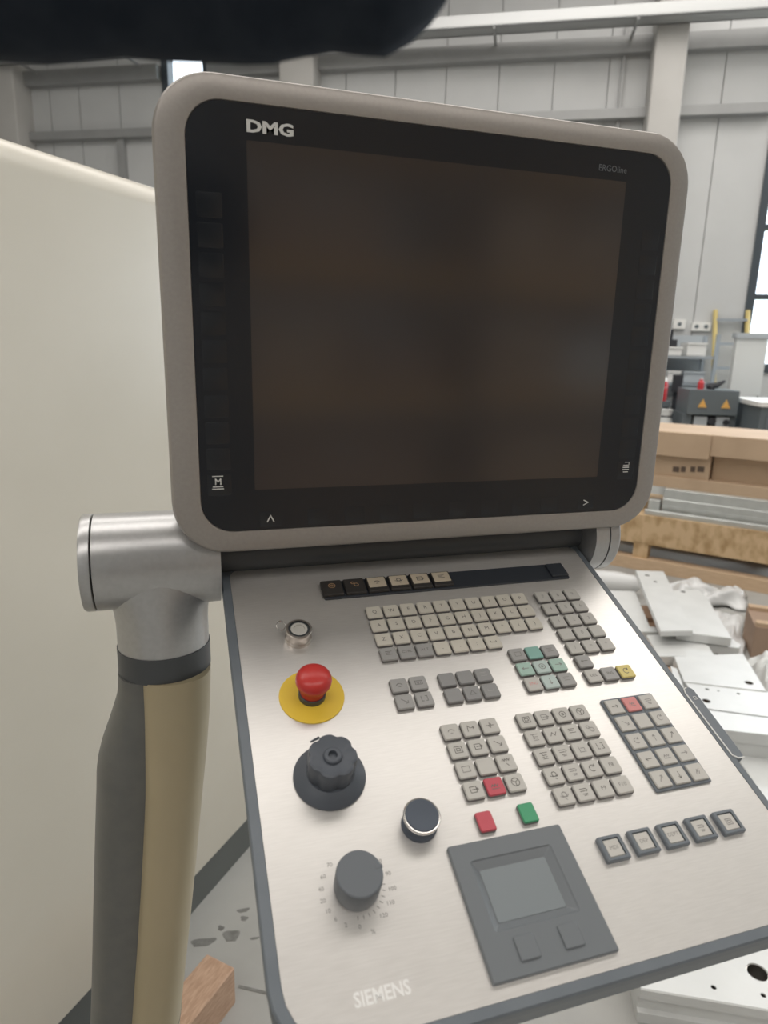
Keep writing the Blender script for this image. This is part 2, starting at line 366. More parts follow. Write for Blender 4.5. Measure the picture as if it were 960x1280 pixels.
def mark_i(b):
    b.stroke([(.2205, -.1385), (.2275, -.1385), (.2275, -.1352), (.2225, -.1352)], .0008, .0007)
    b.stroke([(.2205, -.1410), (.2275, -.1410)], .0012, .0007); b.stroke([(.2205, -.1436), (.2275, -.1436)], .0012, .0007); b.stroke([(.2212, -.1462), (.2268, -.1462)], .0009, .0007)
mprint('menu_key_mark', mark_i)

# --- keyboard panel
px0, px1, pv0, pv1 = -212.2, 191.2, -49.6, 364.4
bx0, bx1, bv0, bv1 = -220.5, 198.2, -92, 371.6
def P4(r_b, r_t): return (r_b, r_b, r_t, r_t)
kb = MB().loft([R(bx0 + 12, bx1 - 12, bv0 + 4, bv1 - 14, P4(36, 3), -46), R(bx0 + 3, bx1 - 3, bv0 + 1, bv1 - 3, P4(42, 3), -40), R(bx0 + 1.2, bx1 - 1.2, bv0, bv1 - 1, P4(44, 3), -13),
                R(bx0 + 2.2, bx1 - 2.2, bv0, bv1 - 2.2, P4(43, 3), -12), R(bx0 + 2.2, bx1 - 2.2, bv0, bv1 - 2.2, P4(43, 3), -10.5), R(bx0, bx1, bv0, bv1, P4(45, 3), -9.5), R(bx0, bx1, bv0, bv1, P4(45, 3), -1.0),
                R(bx0 + 1.2, bx1 - 1.2, bv0 + 1, bv1 - 1.2, P4(44, 3), .4), R(px0, px1, pv0, pv1, P4(37, 11), .4), R(px0 + .2, px1 - .2, pv0 + .2, pv1 - .2, P4(37, 11), -1)], cap1=True)
panel = kb.build('keyboard_panel', 'bezel_blue', pend, KEY_M, smooth=.5); plabel(panel, 'tilted keyboard panel with blue grey bezel')
MB().loft([R(px0 + .3, px1 - .3, pv0 + .3, pv1 - .3, P4(36.7, 10.8), -.9), R(px0 + .3, px1 - .3, pv0 + .3, pv1 - .3, P4(36.7, 10.8), 0)]).build('face_plate', 'brushed_plate', panel, KEY_M, smooth=.4)
# legends
def circ(r, n=14, cx=0, cy=0, a0=0, a1=360): return [(cx + r * math.cos(math.radians(a0 + (a1 - a0) * i / n)), cy + r * math.sin(math.radians(a0 + (a1 - a0) * i / n))) for i in range(n + 1)]
ICON = {
 'rect': [[(-.8, -.6), (.8, -.6), (.8, .6), (-.8, .6), (-.8, -.6)]],
 'rect2': [[(-.8, -.7), (.8, -.7), (.8, .7), (-.8, .7), (-.8, -.7)], [(-.4, -.3), (.4, -.3), (.4, .3), (-.4, .3), (-.4, -.3)]],
 'blockarrow': [[(-.8, -.6), (.5, -.6), (.5, .6), (-.8, .6), (-.8, -.6)], [(-.4, 0), (.9, 0)], [(.6, .3), (.9, 0), (.6, -.3)]],
 'circle': [circ(.75), circ(.25, 8)], 'wheel': [circ(.85), [(0, 0), (0, -.8)], [(0, 0), (.7, .45)], [(0, 0), (-.7, .45)]],
 'right': [[(-.8, 0), (.8, 0)], [(.4, .35), (.8, 0), (.4, -.35)]], 'left': [[(.8, 0), (-.8, 0)], [(-.4, .35), (-.8, 0), (-.4, -.35)]],
 'up': [[(0, -.8), (0, .8)], [(-.35, .4), (0, .8), (.35, .4)]], 'down': [[(0, .8), (0, -.8)], [(-.35, -.4), (0, -.8), (.35, -.4)]],
 'peak': [[(-.8, -.7), (-.6, .7), (-.1, .1), (.8, .1)], [(.5, .35), (.8, .1), (.5, -.15)]], 'cross': [[(-.9, 0), (.9, 0)], [(0, .6), (0, -.6)], [(-.3, -.3), (.3, .3)]],
 'diag': [[(-.7, .6), (.7, -.5)], [(.2, -.6), (.7, -.5), (.75, 0)]], 'diagup': [[(-.5, -.7), (.5, .7)], [(.05, .6), (.5, .7), (.6, .2)]],
 'zig': [[(-.9, .3), (-.65, .8), (-.4, .3), (-.15, .8), (.1, .3), (.35, .8), (.6, .3), (.85, .8)], [(-.1, -.3), (.3, -.8)]],
 'tee': [[(-.8, .7), (.8, .7)], [(-.4, .7), (-.4, .1), (.5, .1)], [(-.5, -.3), (-.2, -.3)], [(.2, -.3), (.5, -.3)], [(-.5, -.7), (.5, -.7)]],
 'flow': [[(-.8, .6), (.5, .6), (.8, .3), (.5, 0)], [(-.8, .1), (.2, .1)], [(-.5, -.5), (.5, -.5)], [(-.3, -.8), (.3, -.8)]],
 'cloud': [circ(.5, 10, 0, .2), [(-.9, -.1), (-.4, -.3), (.5, -.3), (.9, .1)], [(0, -.7), (.2, -.9)]],
 'gears': [circ(.35, 8, -.4, .4), circ(.5, 10, .35, -.3)], 'bars': [[(-.7, .6), (.7, .6)], [(-.7, .2), (.3, .2)], [(-.7, -.3), (.7, -.3)]],
 'corner': [[(-.6, .7), (-.6, -.6), (.7, -.6)], [(-.2, .3), (.6, .3), (.6, -.2)]], 'arc': [circ(.7, 10, 0, -.3, 20, 160), [(-.2, -.5), (.2, -.5)]],
 'undo': [circ(.7, 10, 0, 0, 30, 300), [(.6, .8), (.6, .35), (.15, .35)]], 'star': [[(-.5, -.6), (.1, .5)], [(-.1, -.1), (.7, .6)], [(.2, -.6), (.6, 0)]],
 'book': [[(-.8, .5), (-.8, -.5), (.8, -.5), (.8, .5), (-.8, .5)], [(0, .5), (0, -.5)], [(-.4, .2), (-.4, -.2)], [(.4, .2), (.4, -.2)]],
 'space': [[(-.7, .2), (-.7, -.2), (.7, -.2), (.7, .2)]], 'tri': [[(-.7, -.5), (.7, -.5), (0, .6), (-.7, -.5)]], 'sel': [[(-.8, -.3), (-.3, .5), (.2, -.3), (.7, .5)]],
 'brack': [[(-.7, .7), (-.7, -.6), (-.3, -.6)], [(.3, -.6), (.7, -.6), (.7, .7), (.3, .7)]], 'zz': [[(-.8, -.2), (-.5, .3), (-.2, -.2), (.1, .3), (.4, -.2), (.7, .3)], [(-.8, -.6), (.7, -.6)]]}
def keycap(b, w, h, z0, z1, r=1.8, inset=.7, mtop=0, mside=2):
    t = z1 - .7
    b.loft([R(-w / 2, w / 2, -h / 2, h / 2, r, z0, 3), R(-w / 2, w / 2, -h / 2, h / 2, r, t - .6, 3), R(-w / 2 + .15, w / 2 - .15, -h / 2 + .15, h / 2 - .15, r, t, 3), R(-w / 2 + inset, w / 2 - inset, -h / 2 + inset, h / 2 - inset, r * .8, z1, 3)],
           cap0=False, mis=[mside, mtop, mtop], capmi=mtop)
_KM = {}
def key(x, v, cap, leg=None, w=15.6, h=15.0, z1=4.0, z0=-.3, lm='legend', size=None, r=1.8, frame=None):
    kk = (cap, leg, w, h, z1, z0, lm, size, r, frame)
    M = KEY_M @ Matrix.Translation((x * mm, -v * mm, 0))
    if kk in _KM: return link('key', _KM[kk], panel, M)
    b = MB()
    if frame: b.loft([R(-frame[0] / 2, frame[0] / 2, -frame[1] / 2, frame[1] / 2, 1, -.3, 2), R(-frame[0] / 2, frame[0] / 2, -frame[1] / 2, frame[1] / 2, 1, frame[2] - .8, 2), R(-frame[0] / 2 + .8, frame[0] / 2 - .8, -frame[1] / 2 + .8, frame[1] / 2 - .8, .8, frame[2], 2), R(-w / 2 - .3, w / 2 + .3, -h / 2 - .3, h / 2 + .3, .8, frame[2], 2), R(-w / 2 - .3, w / 2 + .3, -h / 2 - .3, h / 2 + .3, .8, frame[2] - 1.6, 2)], mi=3)
    keycap(b, w, h, z0, z1, r)
    zt = z1 * mm + .00006
    if leg:
        if leg in ICON:
            s = (size or 4.0) * mm
            for st in ICON[leg]: b.stroke([(p[0] * s, p[1] * s) for p in st], .00065, zt, 1)
        else: b.text(leg, (size or 6.0) * mm, 0, .0002, zt, 1)
    o = b.build('key', [cap, lm, 'key_side', 'bezel_blue'], panel, M, smooth=.5); _KM[kk] = o.data
    return o
PT = 17.84
for j, (row, caps) in enumerate((('QWERTYUIOP', None), ('ASDFGHJKL"', None), ('ZXCVBNM*()', None))):
    for i, ch in enumerate(row): key(-77.6 + PT * i, 31.2 + 18.15 * j, 'key_cream', ch, w=15.8, h=15.4)
for i, (cp, lg, sz) in enumerate((('key_grey', 'bars', 4), ('key_grey', 'CTRL', 4.2), ('key_grey', 'ALT', 4.6), ('key_cream', ',', 6), ('key_cream', '.', 6), ('key_cream', ';', 6), ('key_cream', 'space', 4))):
    key(-77.6 + PT * i, 31.2 + 18.15 * 3, cp, lg, w=15.8, h=15.4, size=sz)
for j, row in enumerate(('789', '456', '123', '-0.', '/=*')):
    for i, ch in enumerate(row): key(110.4 + PT * i, 32.2 + 18.15 * j, 'key_light', ch, w=15.4, h=15.2, lm='legend_faint')
key(110.9, 122.3, 'key_grey', 'left')
for i, (cp, lg) in enumerate((('key_light', 'DEL'), ('key_grey', 'INS'), ('key_yellow', 'undo'))): key(111.2 + 18 * i, 140.2, cp, lg, size=4.6 if lg != 'undo' else 4)
g33 = ((('key_grey', 'rect'), ('key_teal', None), ('key_grey', 'bars')), (('key_green_pale', 'left'), ('key_cyan_pale', 'circle'), ('key_green_pale', 'right')), (('key_light', 'END'), ('key_cyan_pale', 'down'), ('key_grey', 'bars')))
for j in range(3):
    for i in range(3): key(47.3 + 17.5 * i, 104.6 + 17.8 * j, g33[j][i][0], g33[j][i][1], lm='legend_faint' if g33[j][i][1] != 'END' else 'key_pink', size=4.4 if g33[j][i][1] == 'END' else None)
for j, row in enumerate((('arc', 'book'), ('diag', 'brack'))):
    for i, ic in enumerate(row): key(-78.2 + 18.3 * i, 122.5 + 17.7 * j, 'key_grey', ic, lm='key_side')
for j, row in enumerate(((None, None, 'bars'), (None, 'tri', 'space'))):
    for i, ic in enumerate(row): key(-32.3 + 18 * i, 123 + 17.8 * j, 'key_dark', ic, lm='key_grey' if ic != 'tri' else 'key_side')
k34 = (('arc', 'peak', 'cross'), ('rect2', 'blockarrow', 'diag'), ('rect', None, 'zig'), ('blockarrow', 'zz', 'wheel'))
for j in range(4):
    for i in range(3):
        red = (j == 3 and i == 1)
        key(-48 + 17.88 * i, 176.2 + 17.88 * j, 'key_red' if red else 'key_light', k34[j][i], lm='legend_faint' if (j, i) in ((0, 0), (2, 0)) else 'legend')
k45 = (('rect2', 'blockarrow', 'circle', 'wheel'), ('tee', 'sel', 'bars', 'gears'), ('tee', 'flow', 'corner', 'brack'), ('cloud', 'flow', 'undo', 'F8'), ('cloud', 'flow', 'F9', 'F10'))
for j in range(5):
    for i in range(4): key(22.6 + 17.88 * i, 176.4 + 17.88 * j, 'key_light', k45[j][i], lm='legend_faint' if (i + j) % 3 == 1 else 'legend', size=5 if k45[j][i].startswith('F') else 4)
MB().loft([R(103.3, 158.3, 166.8, 259, 1.5, -.3, 3), R(103.3, 158.3, 166.8, 259, 1.5, 1.6, 3), R(103.8, 157.8, 167.3, 258.5, 1.5, 2.1, 3)]).build('key_base', 'bezel_blue', panel, KEY_M, smooth=.5)
k35 = (('right', 'zz', 'flow'), ('diag', None, 'undo'), ('undo', 'up', 'diagup'), ('left', 'zz', 'right'), ('diagup', 'down', 'star'))
for j in range(5):
    for i in range(3): key(112.6 + 18.19 * i, 176.6 + 18.19 * j, 'key_pink' if (j, i) == (0, 1) else 'key_light', k35[j][i], w=15.2, h=15.2, z0=1.5, r=1.0, size=3.6, lm='legend_faint' if (i * 2 + j) % 3 else 'legend')
for i in range(4):                                                # pale grid lines of the key base
    if i in (1, 2): MB().box((103.5 + 18.19 * i - .1) * mm, (103.5 + 18.19 * i + .7) * mm, -258 * mm, -167.6 * mm, .0018, .0024).build('grid_line', 'knob_grey', panel, KEY_M, smooth=0)
for i, (lg, sz) in enumerate((('MDI', 4.2), ('DEP', 4.2), ('DEPT', 4.2), ('flow', 3.4), ('rect2', 3.2))):
    key(40.6 + 26.56 * i, 293.3, 'key_light', lg, w=13.4, h=13.2, z1=3.6, r=.8, size=sz, frame=(20, 18.6, 4.2), lm='legend_faint')
plabel(key(-48.5, 255.4, 'key_red', 'rect', w=13.2, h=15.6, size=1.5, lm='key_red'), 'red feed stop key')
plabel(key(-12.8, 255.2, 'key_green', None, w=13.2, h=15.6), 'green start key')
# top key bar
MB().loft([R(-122.5, 158.8, -19.5, 5.5, 2, -.3, 3), R(-122.5, 158.8, -19.5, 5.5, 2, 1.5, 3), R(-122, 158.2, -19, 5, 2, 2, 3)]).build('key_bar', 'dark_bar', panel, KEY_M, smooth=.5)
for i, lg in enumerate(('circle', 'gears', 'arc', 'cloud', 'blockarrow', 'bars')):
    x = -112.6 + 24.0 * i
    b = MB(); keycap(b, 21.8, 21, 1.5, 5.6, 1.2, .8, 0, 0)
    for st in ICON[lg]: b.stroke([(p[0] * .0045, p[1] * .004 + .002) for p in st], .0009, .00572, 1)
    if i > 1: b.loft([R(-9.6, 9.6, -9.4, 5.6, 1, 5.5, 3), R(-9.2, 9.2, -9.0, 5.2, 1, 5.66, 3)], mi=2)
    o = b.build('key', ['key_black', 'legend_amber' if i < 2 else 'legend', 'key_tan'], panel, KEY_M @ Matrix.Translation((x * mm, 7.2 * mm, 0)), smooth=.5)
    plabel(o, 'black key with amber symbol' if i < 2 else 'tan topped black key')
b = MB(); keycap(b, 21, 20.6, 1.5, 4.6, 1.2, .8, 0, 0)
b.build('blank_cover', ['dark_bar'], panel, KEY_M @ Matrix.Translation((147.6 * mm, 7.2 * mm, 0)), smooth=.5)
# port cover on the right edge
pc = MB().loft([R(193.5, 206, 166, 244, 5, -16, 4), R(193.2, 206.5, 165.5, 244.5, 5, -.5, 4), R(193.8, 206, 166, 244, 5, .6, 4)]).build('port_cover', 'bezel_blue', panel, KEY_M, smooth=.5)
b2 = MB().tube([Vector((205.2 * mm, -243.6 * mm, .0008)), Vector((199 * mm, -243.2 * mm, .0008)), Vector((195.2 * mm, -240 * mm, .0008)), Vector((194.8 * mm, -205 * mm, .0008)), Vector((194.8 * mm, -172 * mm, .0008)), Vector((196.6 * mm, -167.4 * mm, .0008)), Vector((200 * mm, -166.4 * mm, .0008))], .0007, 6)
plabel(b2.build('cover_trim', 'plastic_white', panel, KEY_M), 'white outline of the port cover')
b = MB()
for st in ICON['rect']: b.stroke([(.2010 + p[0] * .0018, -.1790 + p[1] * .0026) for p in st], .0006, .0011)
b.build('port_mark', 'print_white', panel, KEY_M, smooth=0)
# SIEMENS
b = MB()
b.text('SIEMENS', .0112, -.1530, -.3436, .00012, sx=.86, bold=.025)
plabel(b.build('brand_lettering', 'print_worn', panel, KEY_M, smooth=0), 'worn white lettering')

def KM(x, v, h=0): return KEY_M @ Matrix.Translation((x * mm, -v * mm, h * mm))
# steel push button with a wire loop
bt = MB().lathe([(.0126, -.0003), (.0126, .003), (.0120, .0036), (.0120, .0098), (.0122, .0102), (.0122, .0128), (.0116, .0134), (.0100, .0134), (.0098, .0120), (.0080, .0120), (.0078, .0130), (.0052, .0132), (.0050, .0124), (.001, .0124)], 36,
    mis=[0, 0, 0, 0, 0, 0, 0, 1, 1, 1, 2, 2, 2]).build('push_button', ['steel_warm', 'ring_dark', 'key_light'], pend, KM(-156.8, 52.2), smooth=.5); plabel(bt, 'round steel push button')
MB().tube([(-.0152 + .0040 * math.cos(t), .0105 + .0040 * math.sin(t), .0085 + .002 * math.sin(t)) for t in [i * math.pi / 8 for i in range(17)]], .00045, 6).build('wire_loop', 'steel', bt, KM(-156.8, 52.2))
# emergency stop
es = MB().lathe([(.0282, -.0002), (.0282, .0008), (.0278, .0012), (.013, .0012)], 48, mi=0).build('emergency_stop', 'estop_yellow', pend, KM(-156, 119.5), smooth=.5); plabel(es, 'red mushroom emergency stop on a yellow disc')
MB().lathe([(.0118, .001), (.0118, .006), (.0112, .0065)], 32).build('collar', 'ring_dark', es, KM(-156, 119.5))
MB().lathe([(.0105, .0065), (.0105, .013), (.0110, .0145), (.0138, .0165), (.0152, .0195), (.0154, .0225), (.0146, .0255), (.0125, .0280), (.0090, .0297), (.0045, .0306), (.0008, .0308)], 40).build('mushroom_cap', 'estop_red', es, KM(-156, 119.5), smooth=1.2)
# fluted selector knob on a disc
kA = MB().lathe([(.0282, -.0002), (.0282, .0016), (.0275, .0026), (.0215, .0075), (.0190, .0090), (.004, .0092)], 48).build('selector_switch', 'knob_black', pend, KM(-156, 196.5), smooth=.5); plabel(kA, 'black star shaped selector knob on a round disc')
def flute(r, z, n=7, dep=.10): return [(r * (1 - dep * (0.5 + 0.5 * math.cos(n * t)) ** 3) * math.cos(t), r * (1 - dep * (0.5 + 0.5 * math.cos(n * t)) ** 3) * math.sin(t), z) for t in [2 * math.pi * i / 70 for i in range(70)]]
MB().loft([flute(.0180, .0088), flute(.0186, .0110), flute(.0190, .0260), flute(.0184, .0278), flute(.0168, .0285), flute(.0120, .0272, dep=.05), flute(.0074, .0268, dep=0), flute(.0068, .0285, dep=0), flute(.0058, .0292, dep=0), flute(.0036, .0290, dep=0), flute(.0030, .0262, dep=0)]).build('knob', 'knob_black', kA, KM(-156, 196.5) @ Matrix.Rotation(.3, 4, 'Z'), smooth=.6)
MB().add([(-.0075, .0180, .0282), (-.0145, .0160, .0262), (-.0140, .0150, .0255), (-.0060, .0165, .0270), (-.0075, .0180, .0270), (-.0145, .0160, .0255)], [(0, 1, 2, 3), (0, 4, 5, 1), (5, 4, 3, 2), (0, 3, 4), (1, 5, 2)]).build('pointer', 'knob_black', kA, KM(-156, 196.5), smooth=0)
# override knob with scale
kB = MB().lathe([(.0150, -.0002), (.0152, .0015), (.0158, .0035), (.0160, .0190), (.0156, .0203), (.0148, .0208), (.001, .0208)], 44).build('override_knob', 'knob_grey', pend, KM(-154.5, 281), smooth=.5); plabel(kB, 'round dark grey override knob')
MB().box(.0115, .0161, -.0011, .0011, .0165, .0210).build('pointer_mark', 'knob_grey', kB, KM(-154.5, 281) @ Matrix.Rotation(math.radians(8), 4, 'Z'), smooth=0)
b = MB()
scale = [('0', 262), ('2', 240), ('6', 222), ('10', 205), ('20', 188), ('40', 170), ('60', 150), ('70', 128), ('80', 36), ('90', 12), ('100', -12), ('110', -34), ('120', -56)]
for tx, an in scale:
    r = .0245 if an < 100 else .0240
    b.text(tx, .0040, r * math.cos(math.radians(an)), r * math.sin(math.radians(an)), .00012)
for i in range(18):
    an = math.radians(-100 + i * 12); b.stroke([(.0178 * math.cos(an), .0178 * math.sin(an)), (.0198 * math.cos(an), .0198 * math.sin(an))], .0005, .00012)
b.text('%', .0042, .0045, -.0282, .00012)
plabel(b.build('scale', 'legend_faint', kB, KM(-154.5, 281), smooth=0), 'printed override scale')
# chrome ringed push button
b2 = MB().lathe([(.0136, -.0003), (.0136, .0035), (.0128, .0045), (.0128, .0105), (.0138, .0112), (.0141, .0122), (.0139, .0133), (.0134, .0138), (.0126, .0137)], 40, mis=[1, 1, 1, 1, 0, 0, 0, 0], cap1=False).build('push_button', ['steel', 'cap_blue'], pend, KM(-98.5, 247), smooth=.5); plabel(b2, 'round dark push button in a chrome ring')
MB().lathe([(.0126, .012), (.0126, .0139), (.0120, .0145), (.0085, .0139), (.0045, .0134), (.0008, .0132)], 36).build('button_cap', 'cap_blue', b2, KM(-98.5, 247), smooth=.5)
# trackpad
tpx0, tpx1, tpv0, tpv1 = -84.3, 7.4, 268, 356
tp = MB().loft([R(tpx0, tpx1, tpv0, tpv1, 1.5, -.3, 3), R(tpx0, tpx1, tpv0, tpv1, 1.5, 2.6, 3), R(tpx0 + .8, tpx1 - .8, tpv0 + .8, tpv1 - .8, 1.5, 3.4, 3), R(-71.6, -6.8, 280.9, 328.4, 2.0, 3.4, 3), R(-70.6, -7.8, 281.9, 327.4, 1.8, 2.6, 3), R(-66.4, -13.6, 287.2, 323, 1.2, .15, 3), R(-66, -14, 287.6, 322.6, 1.2, .15, 3)]).build('trackpad', 'trackpad_grey', pend, KEY_M, smooth=.15); plabel(tp, 'dark grey trackpad with two buttons')
MB().loft([R(-65.8, -14.2, 287.8, 322.4, 1.2, .1, 3), R(-65.8, -14.2, 287.8, 322.4, 1.2, .45, 3)]).build('pad', 'pad_surface', tp, KEY_M, smooth=.4)
for x in (-54.3, -21.6):
    b = MB().loft([R(x - 7.2, x + 7.2, 333.4, 348.2, 1.2, 3.0, 3), R(x - 7.2, x + 7.2, 333.4, 348.2, 1.2, 4.3, 3), R(x - 6.6, x + 6.6, 334, 347.6, 1, 4.8, 3)]); b.build('button', 'trackpad_grey', tp, KEY_M, smooth=.4)

# --- hinge tube with tee and column
TC = MON0 + Vector((0, .052, -.228)); TR_ = .0478
TUBE_M = frame_m(TC, Vector((0, 1, 0)), Vector((0, 0, 1)), Vector((1, 0, 0)))      # local z runs along X
tb = MB().lathe([(.030, -.3375), (TR_, -.3375), (TR_, -.2215), (.030, -.2215)], 48).build('hinge_tube', 'silver_paint', pend, TUBE_M, smooth=.5); plabel(tb, 'silver horizontal hinge tube')
MB().lathe([(.020, -.2215), (.020, .1990)], 24).build('hinge_shaft', 'ring_dark', tb, TUBE_M, smooth=.5)
MB().lathe([(.030, .1990), (TR_, .1990), (TR_, .2165), (.030, .2165)], 48).build('hinge_hub', 'silver_paint', tb, TUBE_M, smooth=.5)
MB().lathe([(.030, -.3395), (.0470, -.3390), (TR_, -.3395), (TR_, -.3470), (.0468, -.3490), (.044, -.3495), (.001, -.3495)][::-1], 48).build('end_cap', 'silver_paint', tb, TUBE_M, smooth=.5)
MB().lathe([(.0462, .2160), (.0462, .2185)], 48).build('seam_ring', 'ring_dark', tb, TUBE_M, smooth=.5)
MB().lathe([(.030, .2185), (TR_, .2185), (TR_, .2300), (.0465, .2320), (.001, .2325)], 48).build('end_cap', 'silver_paint', tb, TUBE_M, smooth=.5)
NX = MON0.x - .2795; NY = TC.y; NZ = TC.z
def ell(cx, cy, rx, ry, z, n=40, p=2.0):
    return [(cx + rx * math.copysign(abs(math.cos(t)) ** (2 / p), math.cos(t)), cy + ry * math.copysign(abs(math.sin(t)) ** (2 / p), math.sin(t)), z) for t in [2 * math.pi * i / n for i in range(n)]]
fl_loops = []
for z, r in ((NZ - .012, .062), (NZ - .022, .0595), (NZ - .032, .0545), (NZ - .042, .0490), (NZ - .052, .0462), (NZ - .064, .0452), (NZ - .0905, .0452)):
    fl_loops.append(ell(NX, NY, r, .0452, z))
MB().loft(fl_loops[::-1]).build('tee_neck', 'silver_paint', tb, smooth=.8)
rg = MB().loft([ell(NX, NY, .0462, .0462, NZ - .1170), ell(NX, NY, .0462, .0462, NZ - .0905)]).build('swivel_ring', 'ring_dark', pend, smooth=.5)
def col(name, rows, mt, p=2.6):
    loops = []; full = []
    for k in range(len(rows) - 1):           # smooth in-between rows
        p0, p1, p2, p3 = rows[max(k - 1, 0)], rows[k], rows[k + 1], rows[min(k + 2, len(rows) - 1)]; h = p2[0] - p1[0]
        for j in range(5):
            t = j / 5; row = [p1[0] + h * t]
            for c in range(1, 5):
                m1 = (p2[c] - p0[c]) / max(p2[0] - p0[0], 1) * h; m2 = (p3[c] - p1[c]) / max(p3[0] - p1[0], 1) * h
                row.append((2 * t ** 3 - 3 * t * t + 1) * p1[c] + (t ** 3 - 2 * t * t + t) * m1 + (3 * t * t - 2 * t ** 3) * p2[c] + (t ** 3 - t * t) * m2)
            full.append(row)
    full.append(rows[-1])
    for yy, x0, x1, cy, ry in full:           # yy: mm below the monitor centre, x range in monitor millimetres
        z = MON0.z - yy * mm; loops.append(ell(MON0.x + (x0 + x1) / 2 * mm, NY + cy * mm, (x1 - x0) / 2 * mm, ry * mm, z, 40, p))
    return MB().loft(loops[::-1]).build(name, mt, pend, smooth=.8)
c1 = col('arm_column', [(344, -308, -234, -6, 44), (380, -308, -236, -7, 46), (430, -310, -241, -8, 50), (470, -312, -246, -8, 54), (600, -325, -262, -8, 57), (770, -345, -284, -8, 58), (1100, -383, -322, -8, 58), (1512, -430, -370, -8, 58)], 'post_beige'); plabel(c1, 'beige front shell of the support column')
c2 = col('cable_channel', [(345, -326, -262, 4, 43), (372, -329, -264, 4, 44), (400, -338, -268, 4, 46), (440, -352, -274, 4, 50), (475, -356, -280, 4, 53), (600, -368, -292, 4, 55), (770, -384, -310, 4, 56), (1100, -422, -350, 4, 56), (1512, -470, -396, 4, 56)], 'post_dark'); plabel(c2, 'dark grey rear cable channel of the column')
zj = MON0.z - .768; MB().loft([ell(MON0.x - .3143, NY - .008, .0308, .0583, zj - .0006, 40, 2.6), ell(MON0.x - .3143, NY - .008, .0308, .0583, zj + .0006, 40, 2.6)]).build('joint_line', 'post_dark', c1, smooth=0)
MB().loft([rrect(-.33, -.03, NY - .12, NY + .13, .04, 0), rrect(-.33, -.03, NY - .12, NY + .13, .04, .012)]).build('foot_plate', 'post_dark', pend, smooth=.5)

# ------------------------------------------------------------------ things on the floor at right
def poly_at(pxs, z): return [(lambda p: (p.x, p.y))(atz(x, y, z)) for x, y in pxs]
def inset_box(b, poly, z0, z1, mi=0):
    cx = sum(p[0] for p in poly) / len(poly); cy = sum(p[1] for p in poly) / len(poly); e = .003
    def sh(k): return [(cx + (p[0] - cx) * k, cy + (p[1] - cy) * k) for p in poly]
    b.loft([[(x, y, z0) for x, y in poly], [(x, y, z1 - e) for x, y in poly], [(x, y, z1) for x, y in sh(.995)]], mi=mi)
def area2(p): return sum(p[i][0] * p[(i + 1) % len(p)][1] - p[(i + 1) % len(p)][0] * p[i][1] for i in range(len(p)))
def drill(o, holes):                           # real bores: the cutters are applied to the mesh
    for p, r, z0, z1 in holes:
        co = MB().lathe([(r, z0), (r, z1)], 24, (p.x, p.y)).build('cutter', 'white_plate', smooth=0)
        md = o.modifiers.new('bore', 'BOOLEAN'); md.object = co; md.operation = 'DIFFERENCE'; md.solver = 'EXACT'
        dg = bpy.context.evaluated_depsgraph_get(); me = bpy.data.meshes.new_from_object(o.evaluated_get(dg))
        o.modifiers.clear(); o.data = me; bpy.data.objects.remove(co)
def plate(pxs, ztop, th, label, holes=(), mt='white_plate', name='white_plate', group='white machine plates stacked on the floor'):
    poly = poly_at(pxs, ztop)
    if area2(poly) < 0: poly = poly[::-1]
    cx = sum(p[0] for p in poly) / len(poly); cy = sum(p[1] for p in poly) / len(poly)
    b = MB(); inset_box(b, poly, ztop - th, ztop)
    t = thing(name, (cx, cy, ztop - th), label, 'plate', group)
    bo = b.build('body', mt, t, smooth=0)
    drill(bo, [(atz(hx, hy, ztop), r, ztop - th - .02, ztop + .02) for hx, hy, r in holes])
    for hx, hy, r in holes:
        p = atz(hx, hy, ztop)
        MB().lathe([(r * 1.02, ztop - .002), (r * .93, ztop - .002), (r * .93, ztop - th + .001)], 20, (p.x, p.y), cap0=False, cap1=False).build('bolt_hole', ['steel'], t, smooth=.4)
    return t
# pallet under the plates
pal = thing('wooden_pallet', (2.05, 2.15, 0), 'flat wooden pallet carrying the white plates', 'pallet')
PD = Vector((.30, .954, 0)).normalized(); PE = Vector((PD.y, -PD.x, 0))
PC = Vector((2.08, 2.26, 0))
for k in range(5):
    c = PC + PD * (-.37 + .25 * k); MB().obox(c + ZV * .134, PE * .20, PD * .09, ZV * .012).build('slat', 'timber_red', pal, smooth=0)
for k in (-1, 0, 1):
    c = PC + PE * (.15 * k); MB().obox(c + PD * .12 + ZV * .061, PE * .05, PD * .56, ZV * .061).build('runner', 'timber', pal, smooth=0)
plate([(735, 737), (793.5, 739), (812, 783), (829, 784.6), (829, 790), (770, 789)], .195, .05, 'white plate lying flat next to the panel edge, below the two-hole strip')
plate([(808, 794), (869, 790), (870, 797), (885.7, 807.4), (893, 819.4), (823.4, 820.6)], .190, .045, 'white notched plate with scuffs between the two-hole strip and the glossy plate', holes=((858, 797, .014),))
plate([(838, 738), (873, 736.7), (884, 747.5), (914.5, 797.8), (871, 792.5), (846, 789)], .236, .041, 'glossy white plate with cut corner and one hole', holes=((854, 739.5, .013),))
plate([(794.7, 712.8), (829.4, 714), (866, 788), (826, 789)], .262, .026, 'long white strip with two holes near its end', holes=((809, 719, .015), (819, 727, .011)))
plate([(878, 801), (915, 799), (926, 806), (924, 810), (886, 806)], .185, .040, 'narrow white offcut under the glossy plate')
plate([(842.6, 820.6), (928.9, 817), (958, 864), (855, 852)], .196, .051, 'bluish white plate with one round hole at its corner', holes=((936, 853.4, .017),))
plate([(838, 832), (846, 836), (852, 851), (858, 870), (846, 868)], .19, .045, 'small white offcut beside the bluish plate')
plate([(856, 853), (1010, 871), (1020, 904), (880, 885)], .192, .047, 'white strip plate with a large hole and small bores', holes=((883, 876, .016), (884, 861.5, .008), (898, 863.5, .005), (923, 867, .007)))
